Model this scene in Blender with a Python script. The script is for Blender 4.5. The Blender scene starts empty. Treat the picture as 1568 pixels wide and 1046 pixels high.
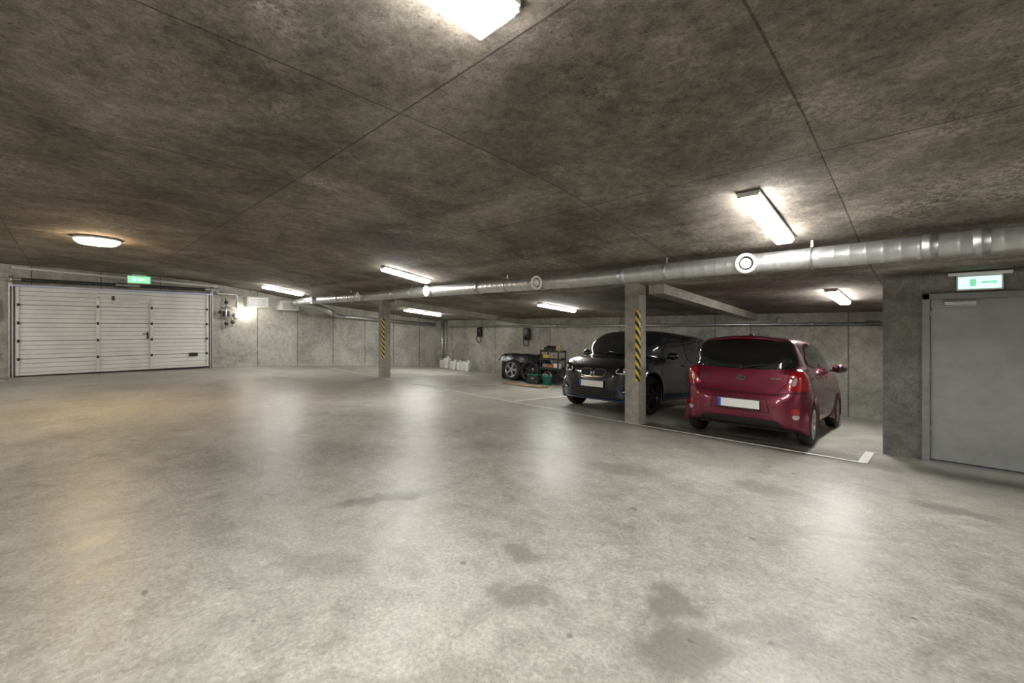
import bpy, bmesh, math, random
import numpy as np
from mathutils import Vector, Matrix, Euler
from mathutils.bvhtree import BVHTree
from mathutils.geometry import delaunay_2d_cdt
random.seed(4)
scene = bpy.context.scene
scene.view_settings.view_transform = 'Standard'
COL = scene.collection

# ------------------------------------------------------------ node helpers
def newmat(name):
    m = bpy.data.materials.new(name); m.use_nodes = True
    nt = m.node_tree; b = nt.nodes['Principled BSDF']
    return m, nt, b
def setin(nt, sock, v):
    if v is None: return
    if isinstance(v, bpy.types.NodeSocket): nt.links.new(v, sock)
    else: sock.default_value = v
def mth(nt, op, a, b=None, c=None, clamp=False):
    n = nt.nodes.new('ShaderNodeMath'); n.operation = op; n.use_clamp = clamp
    setin(nt, n.inputs[0], a); setin(nt, n.inputs[1], b); setin(nt, n.inputs[2], c)
    return n.outputs[0]
def noise(nt, vec, scale, detail=4, rough=.6, dist=0):
    n = nt.nodes.new('ShaderNodeTexNoise')
    n.inputs['Scale'].default_value = scale; n.inputs['Detail'].default_value = detail
    n.inputs['Roughness'].default_value = rough; n.inputs['Distortion'].default_value = dist
    if vec is not None: nt.links.new(vec, n.inputs['Vector'])
    return n.outputs['Fac']
def ramp(nt, fac, stops):
    n = nt.nodes.new('ShaderNodeValToRGB'); e = n.color_ramp.elements
    while len(e) < len(stops): e.new(.5)
    for i, (p, c) in enumerate(stops):
        e[i].position = p
        e[i].color = (c, c, c, 1) if isinstance(c, (int, float)) else (*c, 1)
    nt.links.new(fac, n.inputs[0]); return n.outputs[0]
def mixc(nt, fac, a, b, mode='MIX'):
    n = nt.nodes.new('ShaderNodeMix'); n.data_type = 'RGBA'; n.blend_type = mode
    setin(nt, n.inputs[0], fac)
    setin(nt, n.inputs[6], (*a, 1) if isinstance(a, tuple) and len(a) == 3 else a)
    setin(nt, n.inputs[7], (*b, 1) if isinstance(b, tuple) and len(b) == 3 else b)
    return n.outputs[2]
def objco(nt):
    return nt.nodes.new('ShaderNodeTexCoord').outputs['Object']
def sep(nt, v):
    n = nt.nodes.new('ShaderNodeSeparateXYZ'); nt.links.new(v, n.inputs[0]); return n.outputs
def comb(nt, x, y, z=0.0):
    n = nt.nodes.new('ShaderNodeCombineXYZ')
    setin(nt, n.inputs[0], x); setin(nt, n.inputs[1], y); setin(nt, n.inputs[2], z); return n.outputs[0]
def bump(nt, b, h, strength=.3, dist=.02):
    n = nt.nodes.new('ShaderNodeBump'); n.inputs['Strength'].default_value = strength
    n.inputs['Distance'].default_value = dist
    nt.links.new(h, n.inputs['Height']); nt.links.new(n.outputs[0], b.inputs['Normal'])

def pm(name, col, rough=.5, metal=0., var=.08, scale=9, bmp=0., coat=0., emit=None, es=0.):
    m, nt, b = newmat(name)
    co = objco(nt)
    f = noise(nt, co, scale, 3)
    lo = tuple(max(0, c*(1-var*2)) for c in col); hi = tuple(min(1, c*(1+var*2)) for c in col)
    c = ramp(nt, f, [(.3, lo), (.7, hi)])
    nt.links.new(c, b.inputs['Base Color'])
    b.inputs['Roughness'].default_value = rough; b.inputs['Metallic'].default_value = metal
    b.inputs['Coat Weight'].default_value = coat; b.inputs['Coat Roughness'].default_value = .04
    if bmp: bump(nt, b, noise(nt, co, scale*6, 2), bmp, .01)
    return m

def brick(nt, vec, w, h, mortar=.006, c1=.9, c2=1.1, off=.5):
    n = nt.nodes.new('ShaderNodeTexBrick'); n.offset = off
    nt.links.new(vec, n.inputs['Vector'])
    n.inputs['Color1'].default_value = (c1,)*3+(1,); n.inputs['Color2'].default_value = (c2,)*3+(1,)
    n.inputs['Mortar'].default_value = (.42, .40, .38, 1)
    n.inputs['Scale'].default_value = 1; n.inputs['Mortar Size'].default_value = mortar
    n.inputs['Mortar Smooth'].default_value = .3; n.inputs['Bias'].default_value = 0
    n.inputs['Brick Width'].default_value = w; n.inputs['Row Height'].default_value = h
    return n.outputs['Color'], n.outputs['Fac']

def concrete(name, dark, mid, light, plane='xy', bw=2.4, bh=1.2, patch=0., rough=.85, pv=.12, mortar=.006, ceil=False):
    m, nt, b = newmat(name)
    co = objco(nt); s = sep(nt, co)
    if plane == 'xy': bv = comb(nt, mth(nt, 'ADD', s[0], 18.55), mth(nt, 'ADD', s[1], 18.88))
    elif plane == 'xz': bv = comb(nt, s[0], mth(nt, 'ADD', s[2], .7))
    else: bv = comb(nt, s[1], mth(nt, 'ADD', s[2], .5))
    n1 = noise(nt, co, 1.1, 5, .62, .6)
    n2 = noise(nt, co, 12 if ceil else 9, 7, .78, .3)
    n3 = noise(nt, co, 70, 2, .7)
    f = mth(nt, 'MULTIPLY_ADD', n2, .5, mth(nt, 'MULTIPLY', n1, .5))
    c = ramp(nt, f, [(.36, dark), (.5, mid), (.64, light)])
    c = mixc(nt, .8 if ceil else .6, c, ramp(nt, n3, [(.3, .36), (.7, .66)]), 'OVERLAY')
    pores = ramp(nt, noise(nt, co, 38, 2, .6), [(.30, 0.), (.38, 1.)])
    c = mixc(nt, mth(nt, 'MULTIPLY', mth(nt, 'SUBTRACT', 1., pores), .5), c, tuple(x*.35 for x in dark))
    if patch:
        big = ramp(nt, noise(nt, co, .7, 3, .6, .4), [(.54, 0.), (.64, 1.)])
        fine = ramp(nt, noise(nt, co, 26, 5, .75, .3), [(.47, 0.), (.58, 1.)])
        k = mth(nt, 'MULTIPLY', mth(nt, 'MULTIPLY', big, fine), patch)
        c = mixc(nt, k, c, tuple(min(1, x*1.5) for x in light))
    if ceil:   # broad damp-dark zones
        wet = ramp(nt, noise(nt, co, .45, 4, .65, .8), [(.40, .62), (.58, 1.)])
        c = mixc(nt, 1., c, wet, 'MULTIPLY')
    bc, bf = brick(nt, bv, bw, bh, mortar, 1-pv, 1+pv, 0. if ceil else .5)
    c = mixc(nt, 1., c, bc, 'MULTIPLY')
    nt.links.new(c, b.inputs['Base Color'])
    b.inputs['Roughness'].default_value = rough
    h = mth(nt, 'SUBTRACT', mth(nt, 'MULTIPLY_ADD', n2, .6, mth(nt, 'MULTIPLY', n3, .2)), bf)
    bump(nt, b, h, .5, .012)
    return m

def emis(name, col, strength):
    m, nt, b = newmat(name)
    b.inputs['Base Color'].default_value = (.8, .8, .8, 1)
    f = noise(nt, objco(nt), 3, 1)
    c = ramp(nt, f, [(.2, tuple(x*.96 for x in col)), (.8, col)])
    nt.links.new(c, b.inputs['Emission Color'])
    b.inputs['Emission Strength'].default_value = strength
    return m

# ------------------------------------------------------------ mesh builder
class MB:
    def __init__(s): s.v = []; s.f = []; s.mi = []; s.sm = []; s.mats = []
    def add(s, verts, faces, mat, smooth=False, M=None):
        o = len(s.v)
        if M is not None: verts = [M @ Vector(v) for v in verts]
        s.v += [tuple(v) for v in verts]
        if mat not in s.mats: s.mats.append(mat)
        k = s.mats.index(mat)
        for f in faces:
            s.f.append(tuple(i+o for i in f)); s.mi.append(k); s.sm.append(smooth)
    def addbm(s, bm, mat, smooth=False, M=None):
        bm.verts.index_update()
        s.add([v.co.copy() for v in bm.verts], [[v.index for v in f.verts] for f in bm.faces], mat, smooth, M)
        bm.free()
    def box(s, c, size, mat, bev=0., rot=None, seg=2, smooth=False, M=None):
        bm = bmesh.new(); bmesh.ops.create_cube(bm, size=1)
        for v in bm.verts: v.co = Vector((v.co.x*size[0], v.co.y*size[1], v.co.z*size[2]))
        if bev > 0: bmesh.ops.bevel(bm, geom=bm.edges[:], offset=bev, segments=seg, profile=.5, affect='EDGES')
        T = Matrix.Translation(c)
        if rot: T = T @ Euler(rot).to_matrix().to_4x4()
        if M is not None: T = M @ T
        s.addbm(bm, mat, smooth, T)
    def lathe(s, prof, mat, M=None, n=32, smooth=True):
        # prof: (r,h), axis = z
        vs = []; fs = []
        for (r, h) in prof:
            for i in range(n):
                a = 2*math.pi*i/n; vs.append((r*math.cos(a), r*math.sin(a), h))
        for j in range(len(prof)-1):
            for i in range(n):
                fs.append((j*n+i, j*n+(i+1) % n, (j+1)*n+(i+1) % n, (j+1)*n+i))
        s.add(vs, fs, mat, smooth, M)
    def tube(s, pts, r, mat, n=12):
        pts = [Vector(p) for p in pts]; vs = []; fs = []
        up = Vector((0, 0, 1)); prev = None
        for i, p in enumerate(pts):
            d = (pts[min(i+1, len(pts)-1)]-pts[max(i-1, 0)]).normalized()
            if prev is None:
                a = d.cross(up)
                if a.length < .1: a = d.cross(Vector((1, 0, 0)))
            else: a = prev - d*prev.dot(d)
            a.normalize(); prev = a; b = d.cross(a)
            rr = r[i] if isinstance(r, (list, tuple)) else r
            for k in range(n):
                t = 2*math.pi*k/n; vs.append(p+a*math.cos(t)*rr+b*math.sin(t)*rr)
        for j in range(len(pts)-1):
            for k in range(n):
                fs.append((j*n+k, j*n+(k+1) % n, (j+1)*n+(k+1) % n, (j+1)*n+k))
        fs.append(tuple(range(n))[::-1]); fs.append(tuple(range((len(pts)-1)*n, len(pts)*n)))
        s.add(vs, fs, mat, True)
    def sphere(s, c, r, mat, sc=(1, 1, 1), M=None, u=24, v=14):
        bm = bmesh.new(); bmesh.ops.create_uvsphere(bm, u_segments=u, v_segments=v, radius=r)
        T = Matrix.Translation(c) @ Matrix.Diagonal((*sc, 1))
        if M is not None: T = M @ T
        s.addbm(bm, mat, True, T)
    def make(s, name, loc=(0, 0, 0), rot=(0, 0, 0)):
        me = bpy.data.meshes.new(name); me.from_pydata(s.v, [], s.f)
        for m in s.mats: me.materials.append(m)
        me.polygons.foreach_set('material_index', s.mi)
        me.polygons.foreach_set('use_smooth', s.sm)
        me.update()
        bm = bmesh.new(); bm.from_mesh(me); bmesh.ops.recalc_face_normals(bm, faces=bm.faces[:]); bm.to_mesh(me); bm.free()
        o = bpy.data.objects.new(name, me); o.location = loc; o.rotation_euler = rot
        COL.objects.link(o); return o

def arc_path(pts, rad=.12, n=6):
    pts = [Vector(p) for p in pts]; out = [pts[0]]
    for i in range(1, len(pts)-1):
        a = (pts[i-1]-pts[i]); b = (pts[i+1]-pts[i])
        r = min(rad, a.length*.45, b.length*.45)
        p0 = pts[i]+a.normalized()*r; p1 = pts[i]+b.normalized()*r
        for k in range(n+1):
            t = k/n; out.append(p0*(1-t)**2+pts[i]*2*t*(1-t)+p1*t*t)
    out.append(pts[-1]); return out

# ------------------------------------------------------------ geometry of the building
XL, XR, YB, YF = -16.0, 4.0, 11.5, -4.0
def g(x): return .0145*max(0, -(x+3.6))
def zf(x, y):
    return g(x)+float(np.interp(y, [-6, -1, 3, 4.5, 6.5, 7.5, 11.6], [.2, .2, .165, .11, 0, -.045, -.32]))
def zc(x, y):
    fade = 1-min(1, max(0, (y-6.5)/5))
    return g(x)*fade+float(np.interp(y, [-6, -1, 2.0, 3, 4.2, 5.2, 6.5, 11.6], [2.95, 2.92, 2.85, 2.77, 2.60, 2.43, 2.25, 1.88]))

def stain_floor():
    m, nt, b = newmat('floor_concrete')
    co = objco(nt)
    n1 = noise(nt, co, .55, 4, .6, .4); n2 = noise(nt, co, 5, 7, .78, .3); n3 = noise(nt, co, 50, 3, .75)
    f = mth(nt, 'MULTIPLY_ADD', n1, .45, mth(nt, 'MULTIPLY', n2, .55))
    c = ramp(nt, f, [(.36, (.25, .235, .20)), (.5, (.395, .38, .33)), (.62, (.52, .50, .445))])
    c = mixc(nt, .8, c, ramp(nt, n3, [(.3, .34), (.7, .66)]), 'OVERLAY')
    # light mineral specks / scuffs
    sp = ramp(nt, noise(nt, co, 22, 6, .78, .8), [(.55, 0.), (.62, 1.)])
    c = mixc(nt, mth(nt, 'MULTIPLY', sp, .35), c, (.70, .68, .61))
    wn = nt.nodes.new('ShaderNodeTexNoise'); wn.inputs['Scale'].default_value = 6; wn.inputs['Detail'].default_value = 4
    nt.links.new(co, wn.inputs['Vector'])
    vm = nt.nodes.new('ShaderNodeVectorMath'); vm.operation = 'MULTIPLY_ADD'
    nt.links.new(wn.outputs['Color'], vm.inputs[0]); vm.inputs[1].default_value = (.34, .34, 0)
    va = nt.nodes.new('ShaderNodeVectorMath'); va.operation = 'SUBTRACT'
    nt.links.new(co, va.inputs[0]); va.inputs[1].default_value = (.17, .17, 0)
    nt.links.new(va.outputs[0], vm.inputs[2])
    tot = None
    for (x, y, rx, ry, rot, st) in [(-3.2, 1.8, .45, .12, 1.2, .75), (-1.56, 1.62, .18, .10, .8, .65), (-.95, 2.14, .15, .11, 0, .75),
                                    (-.78, 1.84, .26, .14, 1.2, .75), (-.53, 2.23, .25, .16, .7, .45), (-1.82, 1.95, .15, .09, .3, .6),
                                    (-2.3, 3.9, .4, .2, .4, .5), (.09, 5.0, .3, .15, .1, .6), (-1.1, 4.4, .3, .18, 0, .5),
                                    (-2.6, 1.0, .3, .12, .5, .35), (-8.5, 7.9, .8, .5, 0, .45), (-4.6, 8.6, .7, .9, 0, .4)]:
        mp = nt.nodes.new('ShaderNodeMapping'); mp.vector_type = 'TEXTURE'
        mp.inputs['Location'].default_value = (x, y, 0); mp.inputs['Rotation'].default_value = (0, 0, rot)
        mp.inputs['Scale'].default_value = (rx, ry, 50)
        nt.links.new(vm.outputs[0], mp.inputs['Vector'])
        ln = nt.nodes.new('ShaderNodeVectorMath'); ln.operation = 'LENGTH'; nt.links.new(mp.outputs[0], ln.inputs[0])
        mr = nt.nodes.new('ShaderNodeMapRange'); mr.interpolation_type = 'SMOOTHSTEP'
        mr.inputs[1].default_value = 1.25; mr.inputs[2].default_value = .5; mr.inputs[3].default_value = 0; mr.inputs[4].default_value = st
        nt.links.new(ln.outputs['Value'], mr.inputs[0])
        tot = mr.outputs[0] if tot is None else mth(nt, 'ADD', tot, mr.outputs[0], clamp=True)
    tot = mth(nt, 'MULTIPLY', tot, ramp(nt, n2, [(.3, .5), (.6, 1.)]))
    c = mixc(nt, tot, c, (.15, .14, .115))
    # faint general blotches, tyre scuffs and small dark spots
    bl = ramp(nt, noise(nt, co, 1.8, 5, .7, 1.2), [(.54, 0.), (.66, 1.)])
    c = mixc(nt, mth(nt, 'MULTIPLY', bl, .36), c, (.20, .185, .15))
    sc = nt.nodes.new('ShaderNodeMapping'); sc.inputs['Scale'].default_value = (.35, 3.2, 1); sc.inputs['Rotation'].default_value = (0, 0, .5)
    nt.links.new(co, sc.inputs['Vector'])
    ty = ramp(nt, noise(nt, sc.outputs[0], 1.4, 5, .7, .5), [(.60, 0.), (.70, 1.)])
    c = mixc(nt, mth(nt, 'MULTIPLY', ty, .22), c, (.16, .15, .13))
    dots = ramp(nt, noise(nt, co, 9, 1, .3), [(.19, 1.), (.215, 0.)])
    c = mixc(nt, mth(nt, 'MULTIPLY', dots, .6), c, (.09, .08, .07))
    nt.links.new(c, b.inputs['Base Color'])
    r = ramp(nt, n2, [(.3, .30), (.7, .50)])
    nt.links.new(r, b.inputs['Roughness'])
    b.inputs['Specular IOR Level'].default_value = .5
    bump(nt, b, mth(nt, 'MULTIPLY_ADD', n3, .3, n2), .15, .01)
    return m

M_floor = stain_floor()
M_ceil = concrete('ceiling_concrete', (.080, .068, .054), (.205, .176, .142), (.36, .325, .27), 'xy', 1.8, 2.03, .62, .9, .09, .007, True)
M_wxz = concrete('wall_concrete_a', (.22, .21, .18), (.38, .365, .32), (.56, .54, .49), 'xz', 2.7, 4.5, .3, .85, .07, .014)
M_wyz = concrete('wall_concrete_b', (.25, .238, .205), (.44, .42, .375), (.61, .59, .54), 'yz', 1.25, 4.5, .35, .85, .06, .014)
M_col = concrete('column_concrete', (.20, .19, .16), (.33, .31, .265), (.46, .44, .39), 'xz', 9, 9, .2, .8, .0, .001)
M_util = concrete('utility_wall_concrete', (.11, .108, .098), (.20, .197, .182), (.30, .295, .275), 'xz', 6, 6, .15, .85, .04, .002)
M_galv = pm('galvanised_steel', (.56, .57, .57), .38, .8, .07, 10)
M_galvd = pm('duct_collar_steel', (.42, .43, .43), .4, .85, .1, 14)
M_white = pm('white_plastic', (.74, .74, .71), .4, 0, .03, 5)
M_dwhite = pm('garage_door_white', (.80, .80, .78), .38, 0, .04, 2)
M_groove_shade = pm('garage_door_groove_shade', (.42, .42, .40), .5, 0, .05, 2)  # grey paints the shading lines into the grooves of the white door
M_alu = pm('aluminium_white', (.70, .71, .70), .35, .1, .05, 6)
M_black = pm('black_plastic', (.015, .015, .016), .42, 0, .2, 20)
M_rub = pm('tyre_rubber', (.022, .022, .022), .7, 0, .2, 40, .2)
M_line = pm('line_paint', (.85, .84, .80), .6, 0, .06, 20)
M_tube = emis('fluorescent_diffuser', (1., .99, .955), 80)
M_warm = emis('warm_diffuser', (1., .70, .40), 80)
M_globe = emis('globe_glow', (1., .95, .82), 20)
M_wood = pm('plywood', (.35, .26, .16), .7, 0, .2, 12)
M_teal = pm('teal_plastic', (.02, .20, .17), .4, 0, .05, 8)
M_steel = pm('dark_steel', (.06, .06, .06), .4, .5, .1, 9)

# floor / ceiling grids
def grid(name, fn, mat, flip):
    xs = sorted(list(np.arange(XL-.3, XR+.31, .4))+[-3.6]); ys = sorted(set(list(np.arange(YF-.3, YB+.3, .4))+[3, 4.2, 5.2, 6.5, 7.5, 4.5, YB+.3]))
    vs = [(x, y, fn(x, y)) for x in xs for y in ys]; n = len(ys); fs = []
    for i in range(len(xs)-1):
        for j in range(n-1):
            f = (i*n+j, (i+1)*n+j, (i+1)*n+j+1, i*n+j+1); fs.append(f[::-1] if flip else f)
    me = bpy.data.meshes.new(name); me.from_pydata(vs, [], fs); me.materials.append(mat)
    for p in me.polygons: p.use_smooth = True
    o = bpy.data.objects.new(name, me); COL.objects.link(o); return o
grid('floor', zf, M_floor, False)
grid('ceiling', zc, M_ceil, True)
def wall(name, a, b, mat):
    mb = MB(); c = [(a[i]+b[i])/2 for i in range(3)]; sz = [abs(b[i]-a[i]) for i in range(3)]
    mb.box(c, sz, mat); return mb.make(name)
wall('wall_left', (XL-.25, YF-.25, -.5), (XL, YB+.25, 3.4), M_wyz)
wall('wall_back', (XL-.25, YB, -.6), (XR+.25, YB+.25, 3.4), M_wxz)
wall('wall_right', (XR, YF-.25, -.5), (XR+.25, YB+.25, 3.4), M_wyz)
wall('wall_front', (XL-.25, YF-.25, -.5), (XR+.25, YF, 3.4), M_wxz)
# utility room walls with a door opening
UY = 7.2
mb = MB()
mb.box((-.32, UY+.1, 1.1), (.36, .2, 3.0), M_util)
mb.box((2.475, UY+.1, 1.1), (3.05, .2, 3.0), M_util)
mb.box((.405, UY+.1, 2.28), (1.09, .2, .64), M_util)
mb.make('wall_utility_front')
wall('wall_utility_side', (-.5, UY+.2, -.5), (-.3, YB, 2.4), M_util)

# steel door
M_door = pm('grey_painted_steel', (.37, .38, .38), .38, .2, .06, 4)
M_frame = pm('grey_door_frame', (.27, .28, .28), .4, .2, .06, 4)
mb = MB(); x0, x1, zt = -.14, .95, 1.96
mb.box((x0+.035, UY+.03, .96), (.07, .14, 2.0), M_frame, .006)
mb.box((x1-.035, UY+.03, .96), (.07, .14, 2.0), M_frame, .006)
mb.box(((x0+x1)/2, UY+.03, zt-.035), (x1-x0, .14, .07), M_frame, .006)
mb.box(((x0+x1)/2, UY+.06, .95), (x1-x0-.14, .045, 1.92), M_door, .004)
mb.box((x0+.32, UY+.0, zt-.12), (.26, .06, .05), M_galv, .006)
mb.box((x0+.30, UY-.03, zt-.155), (.34, .012, .015), M_galv, .002, (0, .0, .1))
mb.box(((x0+x1)/2, UY+.03, -.035), (x1-x0, .2, .03), M_frame)
mb.box((x1-.14, UY+.03, 1.0), (.035, .012, .2), M_galv, .004)
mb.tube(arc_path([(x1-.14, UY+.03, 1.03), (x1-.14, UY-.04, 1.03), (x1-.26, UY-.04, 1.03)], .02), .009, M_galv, 8)
for hz in (.3, 1.0, 1.7): mb.lathe([(0, 0), (.011, 0), (.011, .09), (0, .09)], M_galv, Matrix.Translation((x0+.075, UY+.03, hz)), 10)
mb.make('door_2')

# exit signs
M_exw = emis('exit_sign_white', (.50, .95, .85), 1.25)
M_exg = emis('exit_sign_green', (.02, .55, .22), 1.)
M_exg2 = emis('exit_sign_green_lit', (.10, .85, .28), 1.1)
mb = MB()
mb.box((0, 0, 0), (.36, .06, .17), M_white, .01)
mb.box((0, -.032, 0), (.33, .012, .135), M_exw, .004)
mb.box((-.05, -.040, 0), (.05, .006, .085), M_exg)
mb.box((.06, -.040, 0), (.09, .006, .022), M_exg)
mb.box((.115, -.040, 0), (.035, .006, .035), M_exg, 0, (0, math.pi/4, 0))
mb.box((0, .0, .105), (.5, .06, .04), M_white, .01)
mb.make('exit_sign', (.33, UY-.035, 2.065))
mb = MB()
mb.box((0, 0, 0), (.07, .50, .21), M_white, .012)
mb.box((.038, 0, 0), (.012, .46, .18), M_exg2, .004)
mb.box((.047, .05, 0), (.006, .16, .05), M_exw)
mb.box((.047, -.10, 0), (.006, .06, .12), M_exw)
mb.box((0, 0, .12), (.05, .3, .05), M_white, .01)
mb.make('exit_sign', (-15.55, 1.36, 2.87))

# floor markings
mb = MB()
def strip(x0, y0, x1, y1, w):
    n = max(2, int(math.hypot(x1-x0, y1-y0)/.2)); d = Vector((x1-x0, y1-y0)).normalized(); p = Vector((-d.y, d.x))*w/2
    vs = []
    for i in range(n+1):
        t = i/n; x = x0+(x1-x0)*t; y = y0+(y1-y0)*t
        for s in (1, -1):
            X, Y = x+p.x*s, y+p.y*s; vs.append((X, Y, zf(X, Y)+.007))
    mb.add(vs, [(2*i, 2*i+1, 2*i+3, 2*i+2) for i in range(n)], M_line)
strip(-.6, 6.37, -12.5, 6.37, .06); strip(-.62, 6.37, -.62, 7.15, .09)
for x in (-6.25, -8.95, -11.6, -14.0): strip(x, 6.45 if x > -12 else 6.8, x, 11.3, .06)
strip(-12.5, 6.37, -15.9, 6.37, .06)
strip(-15.8, -1.6, -15.0, -1.0, .09)
mb.make('floor_marking')

# columns
def stripes(name):
    m, nt, b = newmat(name); co = objco(nt); s = sep(nt, co)
    t = mth(nt, 'ADD', mth(nt, 'MULTIPLY', s[2], 7.0), mth(nt, 'MULTIPLY', mth(nt, 'ADD', s[0], s[1]), 8.))
    k = mth(nt, 'GREATER_THAN', mth(nt, 'FRACT', t), .5)
    c = mixc(nt, k, (.02, .02, .018), (.75, .58, .05)); nt.links.new(c, b.inputs['Base Color']); b.inputs['Roughness'].default_value = .45
    return m
M_tape = stripes('hazard_tape')
def column(cx, cy):
    zb, zt = zf(cx, cy)-.02, zc(cx, cy)+.03; mb = MB(); h = zt-zb
    mb.box((0, 0, h/2), (.25, .25, h), M_col, .012)
    z0, z1 = .70-zb, 1.84-zb
    mb.box((.125-.028, -.1265, (z0+z1)/2), (.058, .004, z1-z0), M_tape)
    mb.box((.1265, -.125+.028, (z0+z1)/2), (.004, .058, z1-z0), M_tape)
    mb.make('concrete_column', (cx, cy, zb))
column(-3.54, 6.5); column(-11.6, 6.5)
# beams
for bx in (-3.2, -11.0):
    vs = []; ys = [6.55, 8, 9.5, 11.52]
    for y in ys:
        z = zc(bx, y)
        for (dx, dz) in ((-.13, .03), (.13, .03), (.13, -.15), (-.13, -.15)): vs.append((bx+dx, y, z+dz))
    fs = [(0, 1, 2, 3), (15, 14, 13, 12)]
    for i in range(3):
        for k in range(4): fs.append((i*4+k, i*4+(k+1) % 4, i*4+4+(k+1) % 4, i*4+4+k))
    mb = MB(); mb.add(vs, fs, M_col); mb.make('ceiling_beam')

# ------------------------------------------------------------ lamps
def flamp(x, y0, y1, w=.17):
    ym = (y0+y1)/2; za, zb_ = zc(x, y0), zc(x, y1); L = math.hypot(y1-y0, zb_-za); rx = math.atan2(zb_-za, y1-y0)
    mb = MB()
    mb.box((0, 0, -.013), (w, L, .026), M_alu, .006)
    mb.box((0, 0, -.050), (w*.92, L*.985, .055), M_tube, .018, seg=1)
    for s in (-1, 1): mb.box((0, s*(L/2-.004), -.03), (w*.94, .008, .03), M_alu, .002)
    mb.make('fluorescent_lamp', (x, ym, min((za+zb_)/2, zc(x, ym))-.004), (rx, 0, 0))
flamp(-1.31, -.22, 1.27, .24)
flamp(-1.09, 3.82, 5.0); flamp(-7.2, 4.0, 5.0); flamp(-13.8, 3.9, 5.0)
flamp(-1.15, 8.0, 9.4); flamp(-6.9, 8.0, 9.4); flamp(-13.1, 8.1, 9.6)
flamp(2.9, 3.6, 4.9); flamp(-1.3, -3.6, -2.2); flamp(-7.2, -3.7, -2.3); flamp(-12.8, -3.7, -2.3)  # unseen fixtures, added out of view as fill for more even light
mb = MB()
mb.lathe([(0, 0), (.28, 0), (.29, -.02), (.27, -.03)], M_white, n=40)
mb.lathe([(.27, -.025), (.265, -.05), (.22, -.085), (0, -.105)], M_warm, n=24)
mb.make('dome_lamp', (-9.46, .33, zc(-9.46, .33)-.014))

# ------------------------------------------------------------ ventilation duct
DY, DZ, DR = 5.2, 2.25, .105
mb = MB(); vs = []; n = 28; rings = []
x = 3.95; i = 0
while x > -14.5:
    rings += [(x, DR), (x-.095, DR), (x-.1025, DR+.0022), (x-.11, DR)]; x -= .12
for (rx_, r) in rings:
    for k in range(n):
        a = 2*math.pi*k/n; vs.append((rx_, DY+r*math.cos(a), DZ+g(rx_)+r*math.sin(a)))
fs = [(j*n+k, j*n+(k+1) % n, (j+1)*n+(k+1) % n, (j+1)*n+k) for j in range(len(rings)-1) for k in range(n)]
mb.add(vs, fs, M_galv, True)
RX = Matrix.Rotation(math.pi/2, 4, 'Y')
for cx in (1.9, .25, -.05, -1.46, -3.0, -4.4, -5.9, -7.33, -8.8, -10.27, -11.7, -13.2):
    mb.lathe([(DR+.001, -.05), (DR+.007, -.048), (DR+.007, -.006), (DR+.012, 0), (DR+.007, .006), (DR+.007, .048), (DR+.001, .05)], M_galvd,
             Matrix.Translation((cx, DY, DZ+g(cx))) @ RX, 28)
for cx in (1.2, -.9, -2.4, -5.2, -8.1, -11.0, -13.9):
    z = DZ+g(cx)
    mb.lathe([(DR+.004, -.015), (DR+.009, -.013), (DR+.009, .013), (DR+.004, .015)], M_galvd, Matrix.Translation((cx, DY, z)) @ RX, 28)
    zt = zc(cx, DY+.0); mb.box((cx, DY, (z+DR+zt)/2), (.02, .006, zt-z-DR-.004), M_galvd)
# elbow at far end and smaller branch
zz = DZ+g(-14.5)
mb.tube(arc_path([(-14.48, DY, zz), (-15.1, DY, zz), (-15.1, 6.0, zz-.12), (-15.1, 6.5, zz-.35)], .3, 8), DR, M_galv, 24)
mb.tube(arc_path([(-15.1, 6.45, zz-.33), (-15.5, 6.8, zz-.4), (-15.7, 7.2, 1.98), (-15.7, 11.2, 1.72)], .15), .06, M_galv, 16)
for vx in (-1.46, -4.4, -7.33, -10.27, -13.2):
    T = Matrix.Translation((vx, DY-.08, DZ+g(vx))) @ Matrix.Rotation(math.pi/2+.12, 4, 'X')
    mb.lathe([(.085, -.02), (.085, .085)], M_galv, T, 28)
    mb.lathe([(.085, .07), (.108, .085), (.108, .098), (.09, .106), (.078, .098), (.07, .085), (.07, .06)], M_white, T, 32)
    mb.lathe([(.0, .098), (.045, .098), (.056, .09), (.056, .08), (0, .075)], M_white, T, 28)
    mb.lathe([(.072, .062), (0, .062)], M_black, T, 28)
mb.make('ventilation_duct')

# wall pipe on back wall
mb = MB()
mb.tube([(-14.9, 11.36, 1.62), (-.56, 11.36, 1.65)], .03, M_galv, 12)
x = -14.7
while x < -.6:
    mb.box((x, 11.425, 1.63), (.03, .13, .05), M_steel); x += 1.6
mb.tube(arc_path([(-2.6, 11.36, 1.65), (-2.6, 11.36, 1.78), (-2.6, 11.44, 1.80)], .05), .02, M_galv, 10)
for xx in (-2.0, -5.5, -9, -12):
    mb.lathe([(.04, -.05), (.045, -.03), (.045, .03), (.04, .05)], M_galvd, Matrix.Translation((xx, 11.36, 1.645)) @ RX, 14)
mb.box((-.95, 11.40, 1.66), (.22, .1, .09), M_black, .01)
mb.make('wall_pipe')
# vertical pipe in far corner
mb = MB()
for (px_, r) in ((-15.35, .07), (-15.1, .03)):
    mb.tube([(px_, 11.36, -.1), (px_, 11.36, 1.86)], r, M_galv, 16)
    for z in (.3, 1.0, 1.5): mb.lathe([(r, -.02), (r+.012, -.02), (r+.012, .02), (r, .02)], M_galvd, Matrix.Translation((px_, 11.36, z)), 16)
mb.make('downpipe')

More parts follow.
